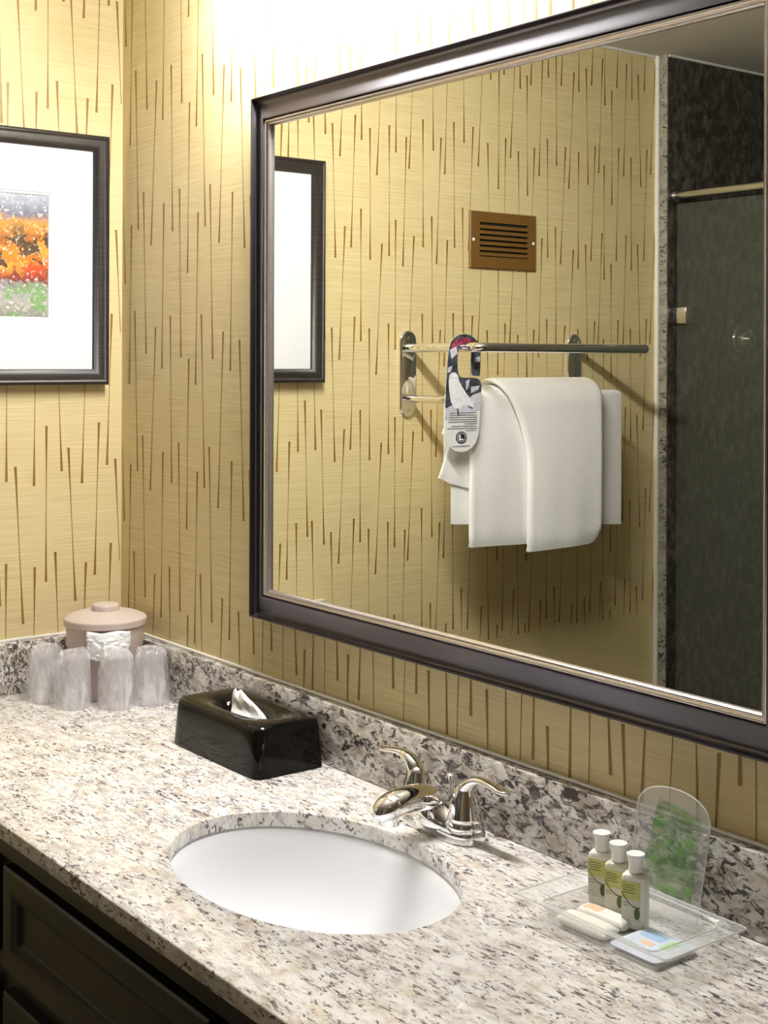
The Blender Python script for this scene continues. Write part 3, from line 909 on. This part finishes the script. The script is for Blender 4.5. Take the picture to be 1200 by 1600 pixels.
for sgn in (-1, 1):
    hx = sgn * 0.0505
    bm = bmesh.new()
    lathe(bm, [(0.0255, 0.015), (0.0262, 0.018), (0.0255, 0.024), (0.0232, 0.0270), (0.0240, 0.0290), (0.0236, 0.032), (0.0215, 0.042), (0.0188, 0.053), (0.0160, 0.062), (0.0138, 0.068), (0.0095, 0.0735), (0.002, 0.0755)], c=(hx, 0, 0), N=36)
    hb = finish(bm, 'handle_hub', 'chrome', parent=fc, ang=50)
    bm = bmesh.new()
    P = smooth_path([(hx - sgn * 0.004, 0, 0.050, 0.0125, 0.0105), (hx + sgn * 0.001, 0, 0.066, 0.0130, 0.0105), (hx + sgn * 0.012, 0, 0.0785, 0.0115, 0.0080), (hx + sgn * 0.030, 0, 0.0855, 0.0088, 0.0052),
                     (hx + sgn * 0.052, 0, 0.0850, 0.0090, 0.0042), (hx + sgn * 0.070, 0, 0.0825, 0.0098, 0.0036), (hx + sgn * 0.080, 0, 0.0822, 0.0080, 0.0032), (hx + sgn * 0.084, 0, 0.0825, 0.0035, 0.002)], 6)
    tube(bm, [q[:3] for q in P], [(q[3], q[4]) for q in P], N=20)
    finish(bm, 'lever', 'chrome', parent=hb, ang=60)
bm = bmesh.new()
lathe(bm, [(0.0028, 0.015), (0.0024, 0.035), (0.0030, 0.052), (0.0034, 0.060), (0.0068, 0.069), (0.0070, 0.071), (0.0050, 0.0725), (0.001, 0.073)], c=(-0.004, 0.022, 0), N=20)
finish(bm, 'lift_rod', 'chrome', parent=fc, ang=50)

# ================================================================== tissue box
TX, TY = 0.621, -0.0895
tb = thing('tissue_box_cover', 'glossy black tissue box cover against the backsplash', 'tissue box', (TX, TY, 0.0005))
bm = bmesh.new()
hx_, hy_, hh = 0.1335, 0.0655, 0.0775
lp = [sup(0, 0, hx_ - 0.004, hy_ - 0.004, 14, 0.0), sup(0, 0, hx_, hy_, 12, 0.0), sup(0, 0, hx_ - 0.0015, hy_ - 0.0015, 12, 0.02), sup(0, 0, hx_ - 0.0045, hy_ - 0.0045, 11, hh - 0.010),
      sup(0, 0, hx_ - 0.0060, hy_ - 0.0060, 10, hh - 0.004), sup(0, 0, hx_ - 0.0095, hy_ - 0.0095, 9, hh - 0.0008), sup(0, 0, hx_ - 0.014, hy_ - 0.014, 8, hh),
      sup(0, 0, 0.088, 0.038, 3.0, hh - 0.0006), sup(0, 0, 0.078, 0.031, 2.6, hh - 0.004), sup(0, 0, 0.068, 0.025, 2.4, hh - 0.010), sup(0, 0, 0.062, 0.020, 2.3, hh - 0.018), sup(0, 0, 0.060, 0.018, 2.3, hh - 0.030)]
loft(bm, lp, False, True)
finish(bm, 'cover', 'black_gloss', parent=tb, ang=60)
ts = thing('tissue', 'white tissue sticking up from the black box', 'tissue', (TX - 0.008, TY, 0.062))
bm = bmesh.new()
rings = []
for k in range(13):
    tt = k / 12
    z = 0.034 * tt
    L_ = 0.040 * (1 - tt) ** 0.85 + 0.007
    W_ = 0.012 * (1 - tt) ** 0.8 + 0.0035
    sh_ = 0.008 - 0.020 * tt
    ring_ = []
    for j in range(28):
        a = 2 * math.pi * j / 28
        wob_ = 1 + 0.20 * math.sin(3 * a + 4 * tt) * (1 - 0.4 * tt) + 0.10 * math.sin(7 * a + 2 + 3 * tt)
        ring_.append((sh_ + L_ * math.cos(a) * wob_, W_ * math.sin(a) * wob_ + 0.003 * math.sin(5 * tt), z + 0.005 * math.sin(2 * a + 1) * (0.3 + tt)))
    rings.append(ring_)
loft(bm, rings, True, True)
finish(bm, 'sheet', 'tissue', parent=ts, ang=28)

# ================================================================== ice bucket
BX, BY = 0.122, -0.094
ib = thing('ice_bucket', 'taupe plastic ice bucket with flat knobbed lid in the corner', 'ice bucket', (BX, BY, 0.0005))
bm = bmesh.new()
lathe(bm, [(0.054, 0.0), (0.062, 0.001), (0.0625, 0.006), (0.067, 0.06), (0.0725, 0.110), (0.0740, 0.136), (0.071, 0.137)], N=64)
finish(bm, 'bucket', 'bucket', parent=ib, ang=50)
bm = bmesh.new()
lathe(bm, [(0.070, 0.1340), (0.0770, 0.1340), (0.0778, 0.1350), (0.0782, 0.1450), (0.0774, 0.1472), (0.0755, 0.1486), (0.062, 0.1545), (0.045, 0.1585), (0.0262, 0.1600)], N=64)
lid = finish(bm, 'lid', 'bucket', parent=ib, ang=22)
bm = bmesh.new()
lathe(bm, [(0.0262, 0.1595), (0.0258, 0.168), (0.0250, 0.1705), (0.0225, 0.1722), (0.012, 0.1728), (0.002, 0.173)], N=48)
finish(bm, 'knob', 'bucket', parent=lid, ang=40)
# folded silver liner tucked over the front of the bucket
ln_ = thing('bucket_liner', 'crinkled silvery liner packet on the front of the ice bucket', 'liner', (BX, BY, 0.085))
bm = bmesh.new()
rows = []
a0 = math.atan2(-1.17, 2.39) + 0.08
rnd = random.Random(4)
for k in range(15):
    tt = k / 14
    z = 0.0475 - 0.052 * tt
    row = []
    for j in range(19):
        s_ = j / 18 - 0.5
        a = a0 + s_ * (1.05 - 0.06 * tt)
        r_ = 0.0745 + (0.0045 if 0.0 < tt < 1 else 0.003) + rnd.uniform(0, 0.0035) + 0.006 * math.sin(3.1 * tt) * math.cos(2.6 * s_)
        row.append((r_ * math.cos(a), r_ * math.sin(a), z + 0.0015 * math.sin(9 * s_)))
    rows.append(row)
loft(bm, rows, False, False, closed=False)
finish(bm, 'film', 'foil', parent=ln_, ang=25, solid=0.001)

# ================================================================== wrapped cups
cups = [((0.098, -0.203), 'plastic-wrapped tumbler leftmost, beside the side splash', 0.3, 1.02), ((0.174, -0.184), 'plastic-wrapped tumbler second from left, bag peaked on top', 1.5, 0.97),
        ((0.222, -0.119), 'plastic-wrapped tumbler second from right, straight crease down its bag', 2.9, 1.0), ((0.232, -0.056), 'plastic-wrapped tumbler rightmost, against the long backsplash', 4.4, 0.99)]
for n_, ((cx_, cy_), lab, ph, sc_) in enumerate(cups):
    t = thing('wrapped_cup', lab, 'cup', (cx_, cy_, 0.0005), group='wrapped cups by the ice bucket')
    bm = bmesh.new()
    lathe(bm, [(0.0315, 0.001), (0.0325, 0.003), (0.0310, 0.006), (0.0300, 0.03), (0.0285, 0.034), (0.0250, 0.088), (0.0235, 0.092), (0.001, 0.092)], N=36, cap0=False)
    finish(bm, 'cup', 'cup', parent=t)
    bm = bmesh.new()
    prof = [(0.0355, 0.0), (0.0352, 0.006), (0.0340, 0.03), (0.0322, 0.06), (0.0302, 0.082), (0.0285, 0.093), (0.023, 0.1005), (0.0135, 0.1035), (0.004, 0.1045)]
    loops = []
    for i_, (r_, z_) in enumerate(prof):
        ring_ = []
        for j in range(72):
            a = 2 * math.pi * j / 72
            q = 0.035 * math.sin(4 * a + ph + z_ * 18) + 0.028 * math.sin(7 * a + 2 * ph - z_ * 30) + 0.022 * math.sin(13 * a + z_ * 60)
            pk = 0.009 * max(0, math.cos(a - ph)) ** 6 if 0.08 < z_ < 0.102 else 0
            ring_.append((r_ * (1 + q) * math.cos(a) * sc_, r_ * (1 + q) * math.sin(a) * sc_, z_ * (1 + 0.03 * sc_ - 0.03) + pk * 0.7 + 0.002 * math.sin(3 * a + ph) * (z_ > 0.05)))
        loops.append(ring_)
    loft(bm, loops, False, True)
    finish(bm, 'plastic_wrap', 'wrap', parent=t, ang=50)

# ================================================================== amenity tray
tr = thing('amenity_tray', 'clear acrylic tray with flared ends holding toiletries', 'tray', (1.475, -0.125, 0.0005))
bm = bmesh.new()
def rr(hx_, hy_, z, n=14, lift=0.0, bow=0.0, endlift=0.0):
    pts = []
    for x, y, zz in sup(0, 0, hx_, hy_, n, z, 80):
        u = x / hx_
        pts.append((x, y + math.copysign(bow * (1 - u * u), y), zz + lift * (1 - u * u) + endlift * u * u))
    return pts
inner = [rr(0.078, 0.046, 0.004), rr(0.080, 0.048, 0.007), rr(0.083, 0.055, 0.024, lift=0.006, bow=0.003), rr(0.085, 0.057, 0.0258, lift=0.006, bow=0.004),
         rr(0.112, 0.0655, 0.0265, n=40, lift=0.004, bow=0.0, endlift=0.004)]
outer_ = [[(x, y, z - 0.0026) for x, y, z in r] for r in inner[::-1]]
bm2 = bmesh.new()
loft(bm, inner + outer_[:], True, True)
finish(bm, 'dish', 'acrylic', parent=tr, ang=40)
bm = bmesh.new()
rim = rr(0.112, 0.0655, 0.0265, n=40, lift=0.004, endlift=0.004)
for grp, rad_ in ((rim, 0.0009), (rr(0.084, 0.056, 0.0258, lift=0.006, bow=0.004), 0.0012)):
    tube(bm, grp + [grp[0]], rad_, N=6, cap=False)
ed = finish(bm, 'rim_edge', 'acrylic_edge', parent=tr)

# acrylic sign standing behind the tray
sg = thing('acrylic_sign', 'clear round-topped acrylic sign with green writing behind the tray', 'sign', (1.468, -0.0605, 0.006))
def arch(hw, zt, n=24, z0=0.0):
    pts = [(-hw, z0), (hw, z0)]
    zs = zt - 0.036
    pts.append((hw + 0.004, zs))
    for k in range(1, n):
        a = math.pi * k / n
        pts.append(((hw + 0.004) * math.cos(a), zs + 0.036 * math.sin(a) ** 0.72))
    pts.append((-hw - 0.004, zs))
    return pts
bm = prism(bmesh.new(), arch(0.050, 0.142), 1, -0.001, 0.001)
pn = finish(bm, 'panel', 'acrylic', parent=sg, smooth=False)
bm = bmesh.new()
ap = [(x, 0, z) for x, z in arch(0.050, 0.142)]
tube(bm, ap + [ap[0]], 0.0009, N=6, cap=False)
finish(bm, 'panel_edge', 'acrylic_edge', parent=sg)
bm = bmesh.new()
v = [bm.verts.new(q) for q in ((-0.036, -0.0014, 0.030), (0.040, -0.0014, 0.022), (0.042, -0.0014, 0.118), (-0.022, -0.0014, 0.128))]
bm.faces.new(v)
pr_ = finish(bm, 'writing', 'sign_print', parent=sg, smooth=False)
pr_['label'] = 'blurred green brush writing'
for o_ in (sg,):
    o_.rotation_euler = (-0.17, 0, 0)

# bottles
bots = [((1.398, -0.0850), 'cream toiletry bottle at left, farthest from the sign', 'bottle'), ((1.4335, -0.0950), 'pale gel toiletry bottle in the middle of the three', 'clear_bottle'),
        ((1.4685, -0.1050), 'cream toiletry bottle at right, nearest the blue packet', 'bottle')]
for (bx_, by_), lab, mt in bots:
    t = thing('toiletry_bottle', lab, 'bottle', (bx_, by_, 0.0048), rotz=0.35, group='toiletry bottles in the tray')
    bm = bmesh.new()
    n5 = 5
    loft(bm, [sup(0, 0, 0.0125, 0.0085, n5, 0, 48), sup(0, 0, 0.0140, 0.0098, n5, 0.0015, 48), sup(0, 0, 0.0140, 0.0098, n5, 0.055, 48), sup(0, 0, 0.0138, 0.0096, 4.5, 0.0580, 48),
              sup(0, 0, 0.0118, 0.0084, 3, 0.0603, 48), sup(0, 0, 0.0065, 0.0065, 2, 0.0612, 48), sup(0, 0, 0.0062, 0.0062, 2, 0.064, 48)])
    finish(bm, 'body', mt, parent=t, ang=40)
    bm = bmesh.new()
    lathe(bm, [(0.0078, 0.0625), (0.0078, 0.070), (0.0080, 0.074), (0.0092, 0.079), (0.0104, 0.0815), (0.0102, 0.0825), (0.0060, 0.0815), (0.001, 0.081)], N=36)
    finish(bm, 'cap', 'cap', parent=t, ang=45)
    bm = bmesh.new()
    box(bm, (-0.0125, -0.01035, 0.010), (0.0095, -0.0097, 0.0335))
    box(bm, (-0.0125, -0.01035, 0.0335), (0.0095, -0.0097, 0.0530), mat=1)
    for k in range(4):
        box(bm, (-0.0105, -0.0105, 0.049 - k * 0.0028), (0.002 + 0.002 * (k % 2), -0.0103, 0.0497 - k * 0.0028), mat=2)
    for k in range(2):
        box(bm, (-0.0105, -0.0105, 0.029 - k * 0.0028), (-0.003, -0.0103, 0.0296 - k * 0.0028), mat=2)
    lb = finish(bm, 'label', ['label_cream', 'label_green', 'olive_ink'], parent=t, smooth=False)
    bm = bmesh.new()
    arc = [(-0.0125 + 0.022 * s, 0.041 - 0.014 * s - 0.006 * math.sin(3 * s)) for s in [k / 10 for k in range(11)]]
    poly = [(x, z + 0.0006) for x, z in arc] + [(x, z - 0.0006) for x, z in arc[::-1]]
    prism(bm, poly, 1, -0.0107, -0.0104)
    leaf = [(0.0060 + 0.0034 * math.cos(a) , 0.0190 + 0.0068 * math.sin(a)) for a in [2 * math.pi * k / 16 for k in range(16)]]
    prism(bm, leaf, 1, -0.0107, -0.0104)
    finish(bm, 'leaf_print', 'olive_ink', parent=lb, smooth=False)

# packets
def packet(name, lab, cat, c, size, rot, mats, stripes, tilt=(0, 0)):
    t = thing(name, lab, cat, c, rotz=rot)
    t.rotation_euler = (tilt[0], tilt[1], rot)
    a, b, h = size
    bm = bmesh.new()
    loft(bm, [sup(0, 0, a * 0.94, b * 0.8, 6, 0, 48), sup(0, 0, a, b, 10, h * 0.45, 48), sup(0, 0, a, b, 10, h * 0.55, 48), sup(0, 0, a * 0.9, b * 0.8, 5, h * 0.92, 48), sup(0, 0, a * 0.7, b * 0.6, 4, h, 48)])
    finish(bm, 'wrapper', mats, parent=t, ang=50)
    for nm, x0, x1, y0, y1, mt in stripes:
        bm = B(((x0, y0, h - 0.0003), (x1, y1, h + 0.0003)))
        finish(bm, nm, mt, parent=t, smooth=False)
    return t
packet('soap_packet', 'cream wrapped soap bar at the front left of the tray', 'soap', (1.440, -0.152, 0.0048), (0.036, 0.0150, 0.011), 0.05, 'soap_wrap', [])
packet('soap_packet', 'wrapped soap with peach print behind the cream soap bar', 'soap', (1.437, -0.121, 0.0048), (0.034, 0.0120, 0.011), 0.05, 'soap_wrap', [('printed_band', -0.026, -0.004, -0.007, 0.006, 'peach')])
packet('flat_packet', 'pale blue flat packet with light blue print at the right end of the tray', 'packet', (1.517, -0.132, 0.0048), (0.034, 0.034, 0.006), 0.0, 'pale_blue',
       [('blue_print', -0.024, 0.006, 0.006, 0.020, 'blue'), ('orange_print', -0.010, 0.006, -0.010, -0.002, 'peach'), ('green_print', 0.013, 0.024, -0.004, 0.020, 'lime')])

# ================================================================== vanity light, and an added fill dome
vl = thing('vanity_light', 'lit opal tube vanity light above the mirror, out of the photo', 'light', (0.84, 0.0, 1.315))
finish(B(((-0.30, -0.030, -0.035), (0.30, -0.0005, 0.035)), bev=0.004), 'backplate', 'brushed', parent=vl)
finish(B(((-0.345, -0.150, 0.044), (0.345, -0.0005, 0.050)), ((-0.345, -0.150, 0.020), (0.345, -0.147, 0.044)), bev=0.001), 'added_canopy', 'brushed', parent=vl)  # unseen opaque top, added to keep light off the ceiling
bm = bmesh.new()
tube(bm, [(-0.33, -0.095, 0.0), (0.33, -0.095, 0.0)], 0.036, N=24)
finish(bm, 'glass_tube', 'opal', parent=vl)
for sx in (-0.2, 0.2):
    bm = bmesh.new()
    tube(bm, [(sx, -0.02, 0.0), (sx, -0.070, 0.0)], 0.012, N=14)
    finish(bm, 'bracket', 'brushed', parent=vl)
cl = thing('fill_dome', 'unseen round ceiling dome added as weak fill near the door', 'light', (2.3, -0.9, CEIL_Z - 0.07))  # added for weak fill, not a known lamp of the room
bm = bmesh.new()
lathe(bm, [(0.16, 0.0695), (0.165, 0.06), (0.165, 0.05), (0.15, 0.05)], N=40)
finish(bm, 'ring', 'brushed', parent=cl)
bm = bmesh.new()
lathe(bm, [(0.15, 0.05), (0.14, 0.03), (0.10, 0.008), (0.05, 0.001), (0.002, 0.0)], N=40, cap0=False)
finish(bm, 'dome', 'dome', parent=cl)
